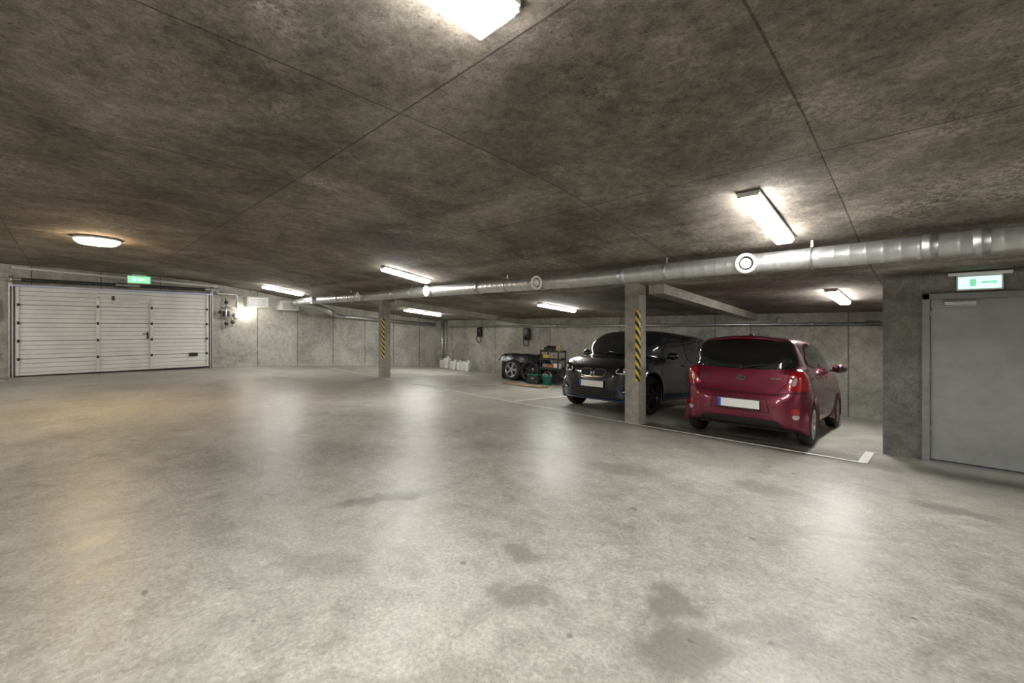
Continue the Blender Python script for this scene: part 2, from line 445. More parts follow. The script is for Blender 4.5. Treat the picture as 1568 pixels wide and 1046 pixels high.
# ------------------------------------------------------------ garage door
GX = -15.9; gy0, gy1 = -.88, 3.0; gz0, gz1 = .36, 2.56
mb = MB()
def ribbed(y0, y1, z0, z1):
    H = (gz1-gz0)/5
    z = z0
    while z < z1-1e-6:
        zn = min(z+.11, z1)
        X = GX+.03
        vs = [(X, y0, z+.012), (X, y1, z+.012), (X, y0, zn), (X, y1, zn)]
        mb.add(vs, [(0, 1, 3, 2)], M_dwhite)
        vs = [(X, y0, z+.012), (X, y1, z+.012), (X-.009, y0, z+.006), (X-.009, y1, z+.006), (X, y0, z), (X, y1, z)]
        mb.add(vs, [(0, 1, 3, 2), (2, 3, 5, 4)], M_groove_shade)
        z = zn
    for k in range(1, 5):
        zz_ = gz0+k*H
        if z0 < zz_ < z1: mb.box((GX+.026, (y0+y1)/2, zz_), (.014, y1-y0, .007), M_steel)
ribbed(gy0, .55, gz0, gz1); ribbed(.6, 1.62, gz0, 2.36); ribbed(1.67, gy1, gz0, gz1); ribbed(.55, 1.67, 2.36, gz1)
mb.box((GX-.002, (gy0+gy1)/2, (gz0+gz1)/2), (.036, gy1-gy0, gz1-gz0), M_dwhite)
for y in (.56, 1.66): mb.box((GX+.045, y, (gz0+2.38)/2+.0), (.04, .075, 2.38-gz0), M_alu, .005)
mb.box((GX+.045, 1.11, 2.37), (.04, 1.12, .055), M_alu, .005)
mb.box((GX+.045, 1.11, gz0+.03), (.04, 1.12, .06), M_alu, .005)
for y in (gy0+.03, gy1-.03): mb.box((GX+.045, y, (gz0+gz1)/2), (.04, .06, gz1-gz0), M_alu, .005)
mb.box((GX+.05, (gy0+gy1)/2, gz0+.025), (.05, gy1-gy0, .04), M_black, .005)
H = (gz1-gz0)/5
for y in (gy0+.05, .56, 1.66, gy1-.05):
    for k in range(1, 5): mb.box((GX+.07, y, gz0+k*H), (.03, .05, .07), M_black, .006)
# wicket window slot / closer, handles
mb.box((GX+.06, 1.12, 2.25), (.04, .56, .10), M_white, .01)
mb.box((GX+.05, .86, 2.36), (.05, .06, .12), M_steel, .01)
mb.box((GX+.065, 1.57, 1.35), (.03, .04, .18), M_black, .006)
mb.tube(arc_path([(GX+.06, 1.57, 1.4), (GX+.12, 1.57, 1.4), (GX+.12, 1.45, 1.4)], .02), .01, M_black, 8)
mb.box((GX+.06, 2.62, .78), (.05, .22, .10), M_black, .02)
# guide rails, spring shaft, header
M_rail_sheen = pm('header_rail_blue_sheen', (.50, .56, .72), .3, .3, .05, 4)  # bluish light reflection on the rail, put into its base colour
for y in (gy0-.07, gy1+.07):
    mb.box((GX+.03, y, (gz0+gz1)/2+.05), (.10, .08, gz1-gz0+.1), M_galv, .008)
    mb.box((GX+.08, y, (gz0+gz1)/2), (.02, .03, gz1-gz0), M_steel)
mb.box((GX+.06, (gy0+gy1)/2, gz1+.02), (.08, gy1-gy0+.15, .05), M_rail_sheen, .01)
RY = Matrix.Rotation(-math.pi/2, 4, 'X')
mb.lathe([(.025, 0), (.025, gy1-gy0+.5)], M_galv, Matrix.Translation((GX+.14, gy0-.25, gz1+.16)) @ RY, 14)
for (ya, yb) in ((gy0+.1, .9), (1.4, gy1-.1)):
    mb.lathe([(.045 if i % 2 else .038, (yb-ya)*i/80) for i in range(81)], M_steel, Matrix.Translation((GX+.14, ya, gz1+.16)) @ RY, 14)
for y in (gy0-.07, gy1+.07): mb.lathe([(0, 0), (.09, 0), (.09, .02), (.07, .03), (.09, .04), (.09, .06), (0, .06)], M_galv, Matrix.Translation((GX+.14, y-.03, gz1+.16)) @ RY, 20)
mb.box((GX+.04, (gy0+gy1)/2, gz1+.16), (.04, .2, .14), M_steel)
mb.make('door_1')
mb = MB()
mb.box((0, 0, 0), (.1, 4.2, .06), M_white, .01)
for y in (-1.8, -.6, .6, 1.8): mb.box((-.01, y, -.035), (.08, .04, .03), M_galv)
mb.make('cable_tray', (-15.93, 1.15, 2.925), (-.045, 0, 0))

# left wall pipework and boxes
mb = MB()
mb.tube(arc_path([(-15.85, 3.22, 2.78), (-15.85, 3.22, 2.62), (-15.85, 3.75, 2.62), (-15.85, 3.75, 2.2)], .08), .035, M_galv, 12)
mb.tube(arc_path([(-15.85, 3.45, 2.5), (-15.85, 3.45, 1.55)], .08), .022, M_galv, 10)
mb.tube(arc_path([(-15.85, 3.28, 1.9), (-15.85, 3.62, 1.9), (-15.85, 3.62, 1.6)], .05), .02, M_galvd, 10)
mb.tube(arc_path([(-15.85, 3.30, 2.2), (-15.85, 3.70, 2.2)], .05), .025, M_galvd, 10)
for (y, z) in ((3.45, 2.35), (3.30, 2.05), (3.62, 1.75), (3.45, 1.7)):
    mb.lathe([(0, 0), (.05, 0), (.06, .02), (.05, .04), (0, .04)], M_steel, Matrix.Translation((-15.82, y, z)) @ RX, 14)
mb.box((-15.9, 3.47, 2.0), (.1, .16, .18), M_black, .01); mb.box((-15.93, 3.75, 1.95), (.1, .12, .16), M_white, .01)
mb.make('water_manifold')
def wbox(name, y, z, w, h, d):
    mb = MB(); X0 = XL+.006; mb.box((X0+d/2, y, z), (d, w, h), M_white, .02)
    mb.box((X0+d+.004, y, z), (.012, w*.86, h*.8), M_alu, .004)
    for k in range(5): mb.box((X0+d+.012, y, z-h*.28+k*h*.13), (.008, w*.7, .012), M_steel)
    mb.make(name)
wbox('air_heater', 4.3, 2.40, .64, .34, .3); wbox('air_heater', 5.26, 2.32, .62, .32, .3)
mb = MB(); mb.lathe([(0, 0), (.06, 0), (.06, .06), (.05, .08), (0, .08)], M_white, Matrix.Translation((XL+.003, 4.06, 2.06)) @ RX, 20)
mb.sphere((XL+.19, 4.06, 2.06), .13, M_globe, u=12, v=8); mb.make('globe_lamp')
# left edge switch boxes
mb = MB(); mb.box((XL+.063, -1.25, 2.0), (.12, .22, .5), M_white, .012); mb.box((XL+.125, -1.25, 2.1), (.012, .14, .2), M_alu, .003)
mb.tube([(XL+.05, -1.25, 2.25), (XL+.05, -1.25, 3.05)], .018, M_galv, 8)
mb.box((XL+.055, -1.22, .95), (.1, .14, .2), M_white, .01); mb.make('control_box')

# EV chargers
def charger(x, z, sc=1):
    mb = MB()
    mb.box((0, -.065, 0), (.24*sc, .12, .36*sc), M_black, .045, seg=4, smooth=True)
    mb.box((0, -.13, .05), (.14*sc, .01, .12*sc), M_steel, .004)
    mb.lathe([(0, 0), (.05, 0), (.055, .03), (.03, .05), (0, .05)], M_black, Matrix.Translation((0, -.125, -.1*sc)) @ Matrix.Rotation(math.pi/2, 4, 'X'), 16)
    pts = [(0+.13*math.sin(t)*1.0, -.1, -.25+.16*math.cos(t)) for t in np.linspace(.2, 2*math.pi-.2, 20)]
    mb.tube(pts, .016, M_black, 8)
    mb.make('ev_charger', (x, YB-.004, z))
charger(-13.0, 1.40); charger(-10.46, 1.34, 1.2)

# canisters
M_can = pm('canister_plastic', (.66, .66, .63), .45, 0, .08, 6)
def can(x, y, s, m=M_can, cap=M_white):
    mb = MB(); h = .34*s
    mb.box((0, 0, h/2), (.24*s, .18*s, h), m, .035*s, seg=3, smooth=True)
    mb.lathe([(.04*s, h-.01), (.035*s, h+.02), (.03*s, h+.03)], m, Matrix.Translation((.05*s, 0, 0)), 16)
    mb.lathe([(.038*s, h+.02), (.038*s, h+.055*s), (0, h+.055*s)], cap, Matrix.Translation((.05*s, 0, 0)), 16)
    mb.tube(arc_path([(-.09*s, 0, h-.02), (-.09*s, 0, h+.05*s), (.0, 0, h+.05*s), (.02*s, 0, h-.01)], .03), .014*s, m, 8)
    mb.make('plastic_canister', (x, y, zf(x, y)+.004), (-.06, 0, random.uniform(-.2, .2)))
for (x, y, s) in ((-14.55, 11.0, 1.3), (-14.2, 10.95, .85), (-13.92, 10.9, 1.0), (-13.6, 10.9, 1.0), (-13.3, 10.85, .95), (-13.02, 10.85, 1.1), (-14.9, 11.05, 1.0)): can(x, y, s)

# ------------------------------------------------------------ wheels
M_rim = pm('alloy_rim', (.50, .50, .51), .3, .8, .05, 8)
M_rimd = pm('dark_rim', (.03, .03, .032), .3, .5, .05, 8)
M_disc = pm('brake_disc', (.2, .2, .2), .4, .8, .05, 8)
def wheel(mb, r, w, T, rimmat, spokes=5, two=False, rimk=.70):
    # axis = local z, outside = +z
    rr = r*rimk
    h = w/2
    mb.lathe([(rr, -h*.85), (rr+.02, -h), (r-.035, -h), (r-.008, -h*.8), (r, -h*.5), (r, h*.5), (r-.008, h*.8), (r-.035, h), (rr+.02, h), (rr, h*.85), (rr*.98, h*.6), (rr*.98, -h*.85), (rr, -h*.85)], M_rub, T, 40)
    mb.lathe([(rr+.006, h*.93), (rr-.012, h*.95), (rr-.02, h*.6), (rr-.025, -h*.6)], rimmat, T, 40)
    mb.lathe([(rr*.75, h*.1), (rr*.75, h*.2), (.04, h*.2)], M_disc, T, 32)
    mb.lathe([(rr-.01, -h*.1), (0, -h*.1)], M_black, T, 32)
    mb.lathe([(.065, h*.2), (.06, h*.75), (.03, h*.85), (0, h*.85)], rimmat, T, 24)
    for k in range(spokes):
        a = 2*math.pi*k/spokes
        for da in ((-.13, .13) if two else (0,)):
            R = Matrix.Rotation(a+da, 4, 'Z')
            L = rr-.03; ww = .035 if two else .05
            vs = [(0.04, -ww*.6, h*.45), (.04, ww*.6, h*.45), (.04, ww*.5, h*.8), (.04, -ww*.5, h*.8),
                  (L+.02, -ww*.45, h*.5), (L+.02, ww*.45, h*.5), (L+.02, ww*.35, h*.88), (L+.02, -ww*.35, h*.88)]
            mb.add(vs, [(0, 1, 2, 3), (4, 5, 6, 7), (0, 1, 5, 4), (1, 2, 6, 5), (2, 3, 7, 6), (3, 0, 4, 7)], rimmat, False, T @ R)

# tyres pile
mb = MB()
def WT(x, y, z, yaw=0, tilt=0):
    return Matrix.Translation((x, y, z)) @ Matrix.Rotation(yaw, 4, 'Z') @ Matrix.Rotation(math.pi/2+tilt, 4, 'X')
wheel(mb, .33, .22, WT(0.18, -.45, .335, .1, -.06), M_rim, 5, True)
wheel(mb, .33, .22, WT(-.50, -.12, .335, -.75, 0), M_rimd, 5)
wheel(mb, .33, .22, WT(-.62, .30, .335, -1.1, 0), M_rimd, 5)
wheel(mb, .33, .22, WT(.80, -.30, .335, .3, -.05), M_rimd, 5)
for (x, y) in ((-.05, .15), (.68, .2)):
    for k in range(3): wheel(mb, .33, .2, Matrix.Translation((x+random.uniform(-.02, .02), y, .1+.205*k)), M_rimd, 5)
wheel(mb, .31, .2, Matrix.Translation((-.10, -.0, .72)) @ Matrix.Rotation(.12, 4, 'Y'), M_rimd, 5)
wheel(mb, .31, .2, Matrix.Translation((.62, .05, .72)) @ Matrix.Rotation(-.05, 4, 'Y'), M_rimd, 5)
M_tarp = pm('black_sheet', (.02, .021, .023), .25, 0, .1, 6, .4)
vs = []; nx, ny = 30, 16
for i in range(nx):
    for j in range(ny):
        u = i/(nx-1)*2-1; v = j/(ny-1)*2-1
        e = max(abs(u), abs(v))
        z = .85-.26*max(0, (e-.72)/.28)**1.6+.012*math.sin(9*u+3*v)+.01*math.sin(17*v+5*u)
        vs.append((.2+u*.83*(1-.02*math.sin(6*v)), .05+v*.42, z))
mb.add(vs, [(i*ny+j, (i+1)*ny+j, (i+1)*ny+j+1, i*ny+j+1) for i in range(nx-1) for j in range(ny-1)], M_tarp, True)
mb.make('tyre_pile', (-10.0, 10.5, zf(-10.0, 10.5)+.01), (-.055, 0, 0))

# tool cart
mb = MB(); W, Dp = .70, .42
for sx in (-1, 1):
    for sy in (-1, 1):
        mb.box((sx*(W/2-.02), sy*(Dp/2-.02), .55), (.035, .035, .90), M_black, .005)
        T = Matrix.Translation((sx*(W/2-.04)-.015, sy*(Dp/2-.04), .05)) @ RX
        mb.lathe([(0, 0), (.045, 0), (.05, .008), (.05, .025), (.045, .033), (0, .033)], M_rub, T, 16)
for z in (.12, .45, .74, .98):
    mb.box((0, 0, z), (W, Dp, .02), M_steel, .004)
    for s in (-1, 1): mb.box((0, s*Dp/2, z+.03), (W, .012, .06), M_steel, .003)
mb.box((-.05, -.0, 1.06), (.46, .26, .13), M_black, .03, seg=3); mb.box((-.05, -.02, 1.145), (.3, .12, .05), M_rimd, .015)
M_org = pm('orange_plastic', (.55, .13, .02), .4); M_gr = pm('grey_plastic', (.3, .3, .3), .5); M_yel = pm('yellow_plastic', (.7, .5, .05), .4)
mb.box((.22, 0, 1.10), (.12, .2, .2), M_wood, .01)
for (x, z, w, h, m) in ((-.22, .54, .16, .14, M_gr), (-.02, .53, .18, .12, M_org), (.2, .55, .16, .16, M_white), (-.2, .83, .2, .12, M_yel), (.03, .82, .12, .13, M_gr), (.2, .82, .14, .1, M_wood), (-.2, .22, .18, .16, M_gr), (.1, .2, .3, .14, M_black)):
    mb.box((x, -.04, z), (w, .2, h), m, .012)
mb.make('tool_cart', (-8.5, 10.45, zf(-8.5, 10.45)+.012), (-.05, 0, .05))
# teal bucket / dark crate
mb = MB()
mb.lathe([(0, .0), (.12, 0), (.15, .26), (.165, .27), (.16, .28), (.14, .27), (.115, .02), (0, .02)], M_teal, n=24)
mb.tube([(.15*math.cos(t), .02, .27+.13*math.sin(t)) for t in np.linspace(0, math.pi, 14)], .005, M_galv, 6)
mb.make('bucket', (-8.3, 9.95, zf(-8.3, 9.95)+.005), (-.05, 0, 0))
mb = MB()
mb.box((0, 0, .13), (.36, .26, .26), M_steel, .02); mb.box((0, 0, .265), (.39, .29, .03), M_teal, .01); mb.box((0, -.135, .17), (.1, .02, .04), M_gr)
mb.make('storage_crate', (-8.75, 9.9, zf(-8.75, 9.9)+.007), (-.055, 0, .2))
mb = MB()
for k in range(3): mb.box((0, k*.17-.17, .018), (1.3, .14, .03), M_wood, .004, (0, 0, .03*k))
mb.box((-.5, 0, .045), (.08, .5, .025), M_wood, .003); mb.box((.5, 0, .045), (.08, .5, .025), M_wood, .003)
mb.make('wooden_pallet', (-8.4, 9.1, zf(-8.4, 9.1)+.004), (-.068, .0145, .15))

# ------------------------------------------------------------ cars
def chaikin(p, it=2, closed=True):
    p = [tuple(q) for q in p]
    for _ in range(it):
        o = []; n = len(p)
        rng = range(n) if closed else range(n-1)
        if not closed: o.append(p[0])
        for i in rng:
            a, b = p[i], p[(i+1) % n]
            o.append((a[0]*.75+b[0]*.25, a[1]*.75+b[1]*.25)); o.append((a[0]*.25+b[0]*.75, a[1]*.25+b[1]*.75))
        if not closed: o.append(p[-1])
        p = o
    return p
def sdpoly(A, B, poly):
    d = np.full(A.shape, 1e9); s = np.ones(A.shape); n = len(poly)
    for i in range(n):
        ax, ay = poly[i]; bx, by = poly[i-1]
        ex, ey = bx-ax, by-ay; wx, wy = A-ax, B-ay
        t = np.clip((wx*ex+wy*ey)/(ex*ex+ey*ey+1e-12), 0, 1)
        d = np.minimum(d, (wx-ex*t)**2+(wy-ey*t)**2)
        c1 = B >= ay; c2 = B < by; c3 = ex*wy > ey*wx
        m = (c1 & c2 & c3) | (~c1 & ~c2 & ~c3)
        s = np.where(m, -s, s)
    return s*np.sqrt(d)
def smax(a, b, k): return .5*(a+b+np.sqrt((a-b)**2+k*k))
def smin(a, b, k): return .5*(a+b-np.sqrt((a-b)**2+k*k))
def mirror(half): return half+[(-x, y) for (x, y) in half[::-1] if abs(x) > 1e-6]
def surfnets(F, org, h):
    S = F < 0; nx, ny, nz = F.shape
    acc = np.zeros((nx-1, ny-1, nz-1, 3)); cnt = np.zeros((nx-1, ny-1, nz-1))
    I, J, K = np.meshgrid(np.arange(nx-1), np.arange(ny-1), np.arange(nz-1), indexing='ij')
    base = np.stack([I, J, K], -1).astype(float)
    for ax in range(3):
        for u in (0, 1):
            for v in (0, 1):
                o = [0, 0, 0]; oth = [a for a in range(3) if a != ax]; o[oth[0]] = u; o[oth[1]] = v
                o2 = list(o); o2[ax] = 1
                sl = tuple(slice(o[a], o[a]+F.shape[a]-1) for a in range(3)); sl2 = tuple(slice(o2[a], o2[a]+F.shape[a]-1) for a in range(3))
                a_, b_ = F[sl], F[sl2]; cr = S[sl] != S[sl2]
                t = np.where(cr, a_/(a_-b_+1e-15), 0)
                p = base+np.array(o); p[..., ax] += t
                acc += np.where(cr[..., None], p, 0); cnt += cr
    act = cnt > 0; idx = -np.ones(cnt.shape, int); idx[act] = np.arange(act.sum())
    V = acc[act]/cnt[act][:, None]*h+np.array(org)
    faces = []
    for ax in range(3):
        sl = [slice(None)]*3; sl2 = [slice(None)]*3; sl[ax] = slice(0, -1); sl2[ax] = slice(1, None)
        cr = S[tuple(sl)] != S[tuple(sl2)]
        b, c = (ax+1) % 3, (ax+2) % 3
        for p in np.argwhere(cr):
            if p[b] == 0 or p[c] == 0: continue
            q = []
            for (db, dc) in ((-1, -1), (0, -1), (0, 0), (-1, 0)):
                r = p.copy(); r[b] += db; r[c] += dc
                if (r >= np.array(cnt.shape)).any(): break
                q.append(idx[tuple(r)])
            if len(q) == 4 and min(q) >= 0:
                faces.append(tuple(q) if S[tuple(p)] else tuple(q[::-1]))
    return V, faces
def car_body(P, h=.026):
    xs = np.arange(-1.0, 1.0+h, h); ys = np.arange(-2.1, 2.1+h, h); zs = np.arange(.08, 1.74, h)
    YZa, YZb = np.meshgrid(ys, zs, indexing='ij'); XZa, XZb = np.meshgrid(xs, zs, indexing='ij'); XYa, XYb = np.meshgrid(xs, ys, indexing='ij')
    def solid(side, front, plan, k):
        a = sdpoly(YZa, YZb, chaikin(side, 2))[None, :, :]
        b = sdpoly(XZa, XZb, chaikin(mirror(front), 2))[:, None, :]
        pl = sdpoly(XYa, XYb, chaikin(mirror([(x, y) for (y, x) in plan]), 2))[:, :, None]
        return smax(smax(a, b, k), pl+np.zeros_like(a), k)
    F = smin(solid(P['slo'], P['flo'], P['plo'], .035), solid(P['sgh'], P['fgh'], P['pgh'], .045), .03)
    X = xs[:, None, None]; Y = ys[None, :, None]; Z = zs[None, None, :]
    for yw in P['axles']:
        R = P['wr']+.05
        d = np.sqrt((Y-yw)**2+(Z-P['wr'])**2)
        flare = smax(d-(R+.05), np.abs(X)-(P['hw']+.004), .03)   # lip
        flare = np.maximum(flare, (P['hw']-.12)-np.abs(X))
        F = smin(F, flare, .03)
        cyl = np.maximum(d-R, (P['hw']-.28)-np.abs(X))
        F = smax(F, -cyl, .012)
    # keep below-sill clean
    F = np.maximum(F, .17-Z+0*X*Y)
    V, f = surfnets(F, (xs[0], ys[0], zs[0]), h)
    bm = bmesh.new(); vs = [bm.verts.new(v) for v in V]
    for q in f:
        try: bm.faces.new([vs[i] for i in q])
        except ValueError: pass
    for _ in range(4): bmesh.ops.smooth_vert(bm, verts=bm.verts[:], factor=.5, use_axis_x=True, use_axis_y=True, use_axis_z=True)
    bm.normal_update()
    bvh = BVHTree.FromBMesh(bm)
    return bm, bvh
def inside(p, poly):
    c = False; n = len(poly)
    for i in range(n):
        a, b = poly[i], poly[i-1]
        if (a[1] > p[1]) != (b[1] > p[1]) and p[0] < (b[0]-a[0])*(p[1]-a[1])/(b[1]-a[1])+a[0]: c = not c
    return c
def patch(mb, bvh, poly, view, mat, off=.004, res=.035, rnd=2):
    pts = chaikin(poly, rnd) if rnd else poly
    bd = []
    for i in range(len(pts)):
        a, b = pts[i], pts[(i+1) % len(pts)]; L = math.hypot(b[0]-a[0], b[1]-a[1])
        if L < 1e-5: continue
        n = max(1, int(L/res))
        for k in range(n): bd.append((a[0]+(b[0]-a[0])*k/n, a[1]+(b[1]-a[1])*k/n))
    xs = [p[0] for p in bd]; zs = [p[1] for p in bd]
    inn = []
    for a in np.arange(min(xs)+res*.5, max(xs), res):
        for b in np.arange(min(zs)+res*.5, max(zs), res):
            if inside((a, b), bd) and min((a-p[0])**2+(b-p[1])**2 for p in bd) > (res*.35)**2: inn.append((a, b))
    V2 = [Vector(p) for p in bd+inn]
    r = delaunay_2d_cdt(V2, [(i, (i+1) % len(bd)) for i in range(len(bd))], [], 1, 1e-6)
    out = []; ok = []
    for v in r[0]:
        if view == 'rear': o, d = Vector((v.x, -4, v.y)), Vector((0, 1, 0))
        elif view == 'front': o, d = Vector((v.x, 4, v.y)), Vector((0, -1, 0))
        elif view == 'R': o, d = Vector((3, v.x, v.y)), Vector((-1, 0, 0))
        elif view == 'L': o, d = Vector((-3, v.x, v.y)), Vector((1, 0, 0))
        else: o, d = Vector((v.x, v.y, 4)), Vector((0, 0, -1))
        loc, nrm, _, _ = bvh.ray_cast(o, d)
        if loc is None: out.append(Vector((0, 0, 0))); ok.append(False)
        else:
            if nrm.dot(d) > 0: nrm = -nrm
            out.append(loc+nrm*off-d*off*.3); ok.append(True)
    fs = [tuple(f) for f in r[2] if all(ok[i] for i in f) and max((out[f[i]]-out[f[i-1]]).length for i in range(len(f))) < .16]
    mb.add(out, fs, mat, True)
def spatch(mb, bvh, poly, view, mat, off=.004, **k):
    """both sides"""
    if view in ('rear', 'front', 'top'):
        patch(mb, bvh, poly, view, mat, off, **k); patch(mb, bvh, [(-a, b) for (a, b) in poly], view, mat, off, **k)
    else:
        patch(mb, bvh, poly, 'R', mat, off, **k); patch(mb, bvh, poly, 'L', mat, off, **k)
def line(pts, w):
    L = []; R = []
    for i, p in enumerate(pts):
        a = pts[max(i-1, 0)]; b = pts[min(i+1, len(pts)-1)]
        dx, dy = b[0]-a[0], b[1]-a[1]; l = math.hypot(dx, dy); nx, ny = -dy/l*w/2, dx/l*w/2
        L.append((p[0]+nx, p[1]+ny)); R.append((p[0]-nx, p[1]-ny))
    return L+R[::-1]

def paint(name, col, metal, rough):
    m, nt, b = newmat(name); co = objco(nt)
    f = noise(nt, co, 220, 1)
    c = ramp(nt, f, [(.35, tuple(x*.85 for x in col)), (.65, tuple(min(1, x*1.2) for x in col))])
    nt.links.new(c, b.inputs['Base Color'])
    b.inputs['Metallic'].default_value = metal; b.inputs['Roughness'].default_value = rough
    b.inputs['Coat Weight'].default_value = 1; b.inputs['Coat Roughness'].default_value = .03
    return m
M_red = paint('cherry_metallic_paint', (.155, .0065, .030), .45, .34)
M_blk = paint('black_gloss_paint', (.008, .010, .018), .2, .25)
M_glass = pm('tinted_glass', (.010, .011, .012), .06, 0, .05, 3, 0, .5)
M_glass2 = pm('windscreen_glass', (.03, .034, .034), .05, 0, .3, 2, 0, .5)
M_tail = pm('tail_light_red', (.34, .004, .008), .12, 0, .1, 30, 0, .6)
M_tailc = pm('tail_light_clear', (.50, .42, .40), .12, .2, .1, 30, 0, .8)
M_chrome = pm('chrome', (.75, .75, .76), .12, 1, .02, 5)
M_plate = pm('number_plate_white', (.82, .82, .80), .4, 0, .01, 5)
M_pblue = pm('number_plate_blue', (.02, .08, .45), .4, 0, .01, 5)
M_gap = pm('panel_gap', (.004, .004, .004), .7, 0, .01, 5)
M_hl = pm('headlight_lens', (.5, .52, .54), .08, .5, .15, 40, 0, 1)
M_acc = pm('blue_accent', (.01, .12, .38), .25, .3, .05, 8, 0, .8)
M_drl = pm('drl_white', (.8, .82, .85), .2, 0, .02, 8)

def plate(mb, bvh, x, z, view, w=.52, h=.115):
    s = 1 if view == 'rear' else -1
    o = Vector((x, -4*s, z)); loc, *_ = bvh.ray_cast(o, Vector((0, s, 0)))
    y = loc.y-.014*s
    mb.box((x, y, z), (w+.02, .012, h+.02), M_black, .004)
    mb.box((x, y-.007*s, z), (w, .006, h), M_plate, .002)
    mb.box((x-s*(w/2-.022), y-.0085*s, z), (.042, .006, h-.004), M_pblue)
    mb.box((x, y-.0095*s, z-h*.5-.002), (w, .005, .01), M_black)

# ---- red hatchback
def red_car():
    K = dict(
        slo=[(-1.66, .20), (-1.725, .28), (-1.755, .42), (-1.755, .56), (-1.72, .64), (-1.665, .70), (-1.65, .85), (-1.62, .98), (-1.45, 1.03), (-.5, .99), (.6, .95), (1.05, .94), (1.45, .87), (1.72, .76), (1.84, .6), (1.86, .35), (1.78, .2), (1.0, .17), (-1.0, .17)],
        flo=[(0, .17), (.62, .17), (.745, .21), (.785, .34), (.80, .55), (.80, .70), (.778, .84), (.745, .95), (.70, 1.03), (.4, 1.1), (0, 1.12)],
        plo=[(-1.765, 0), (-1.755, .36), (-1.715, .58), (-1.62, .72), (-1.45, .785), (-1.15, .80), (1.2, .80), (1.5, .76), (1.72, .62), (1.83, .4), (1.87, 0)],
        sgh=[(-1.64, .80), (-1.635, .98), (-1.57, 1.14), (-1.485, 1.32), (-1.43, 1.41), (-1.30, 1.452), (-.9, 1.475), (-.4, 1.487), (0, 1.475), (.32, 1.42), (.7, 1.20), (1.08, .95), (1.0, .80)],
        fgh=[(0, .80), (.74, .80), (.735, .96), (.70, 1.10), (.645, 1.26), (.585, 1.385), (.50, 1.452), (.30, 1.482), (0, 1.49)],
        pgh=[(-1.67, 0), (-1.64, .38), (-1.57, .56), (-1.42, .67), (-1.1, .735), (-.2, .745), (.55, .745), (.9, .66), (1.08, .42), (1.16, 0)],
        axles=(-1.1925, 1.1925), wr=.285, hw=.80)
    bm, bvh = car_body(K); mb = MB(); mb.addbm(bm, M_red, True)
    # rear screen
    patch(mb, bvh, [(-.50, 1.375), (.50, 1.375), (.575, 1.34), (.655, 1.06), (.60, 1.005), (.3, .985), (-.3, .985), (-.60, 1.005), (-.655, 1.06), (-.575, 1.34)], 'rear', M_glass, .005, rnd=2)
    # spoiler with stop lamp
    vs = []; cols = 15
    for i in range(cols):
        u = i/(cols-1)*2-1; x = u*.53; e = abs(u)**3
        for (dy, dz) in ((.16, -.004), (.0, .0), (-.085, -.022), (-.09, -.04), (-.02, -.05), (.10, -.06)):
            vs.append((x, -1.43+dy+.10*u*u, 1.452+dz-.045*u*u-.01*e))
    mb.add(vs, [(i*6+k, i*6+(k+1) % 6, (i+1)*6+(k+1) % 6, (i+1)*6+k) for i in range(cols-1) for k in range(6)]+[tuple(range(6)), tuple(range((cols-1)*6, cols*6))], M_red, True)
    mb.box((0, -1.518, 1.415), (.2, .02, .016), M_tail, .004)
    # tail lights
    tl = [(.565, .95), (.64, .975), (.72, .975), (.79, .93), (.82, .74), (.66, .73), (.535, .745), (.50, .765), (.575, .83), (.59, .90)]
    spatch(mb, bvh, tl, 'rear', M_tail, .009, rnd=2, res=.025)
    spatch(mb, bvh, [(-1.66, .965), (-1.50, .985), (-1.37, .965), (-1.42, .88), (-1.50, .79), (-1.58, .735), (-1.70, .735)], 'R', M_tail, .006, rnd=2, res=.025)
    spatch(mb, bvh, [(.60, .79), (.63, .90), (.665, .90), (.65, .79)], 'rear', M_tailc, .013, rnd=1, res=.02)
    # plate area recess
    patch(mb, bvh, [(-.33, .60), (.33, .60), (.36, .44), (-.36, .44)], 'rear', M_red, .003, rnd=1)
    for sg in (-1, 1): patch(mb, bvh, line([(sg*.33, .605), (sg*.37, .43)], .010), 'rear', M_gap, .004, rnd=0)
    patch(mb, bvh, line([(-.33, .605), (.33, .605)], .008), 'rear', M_gap, .004, rnd=0)
    patch(mb, bvh, line([(-.37, .43), (.37, .43)], .008), 'rear', M_gap, .004, rnd=0)
    plate(mb, bvh, 0, .515, 'rear')
    # tailgate shut line, bumper line
    for sg in (-1, 1):
        patch(mb, bvh, line([(sg*.50, .76), (sg*.47, .72), (sg*.45, .672)], .009), 'rear', M_gap, .004, rnd=0)
        patch(mb, bvh, line([(sg*.60, .98), (sg*.565, .90), (sg*.555, .82), (sg*.50, .76)], .007), 'rear', M_gap, .0105, rnd=0)
    patch(mb, bvh, line([(-.80, .715), (-.6, .70), (-.45, .668), (0, .66), (.45, .668), (.6, .70), (.80, .715)], .010), 'rear', M_gap, .004, rnd=0)
    # bumper lower insert + reflectors
    patch(mb, bvh, [(-.55, .205), (.55, .205), (.50, .31), (.40, .335), (-.40, .335), (-.50, .31)], 'rear', M_black, .006, rnd=1)
    spatch(mb, bvh, [(.56, .50), (.70, .52), (.72, .40), (.66, .36), (.58, .39)], 'rear', M_red, .004, rnd=1)
    spatch(mb, bvh, [(.60, .50), (.685, .51), (.69, .435), (.61, .425)], 'rear', M_tail, .008, rnd=1, res=.02)
    spatch(mb, bvh, [(.61, .42), (.69, .43), (.685, .375), (.63, .365)], 'rear', M_tailc, .008, rnd=1, res=.02)
    # badge, handle, script, wiper
    el = [(.062*math.cos(t), .862+.032*math.sin(t)) for t in np.linspace(0, 2*math.pi, 20)[:-1]]
    patch(mb, bvh, el, 'rear', M_chrome, .008, res=.02, rnd=0)
    patch(mb, bvh, [(a*.8, .862+(b-.862)*.72) for a, b in el], 'rear', M_black, .011, res=.02, rnd=0)
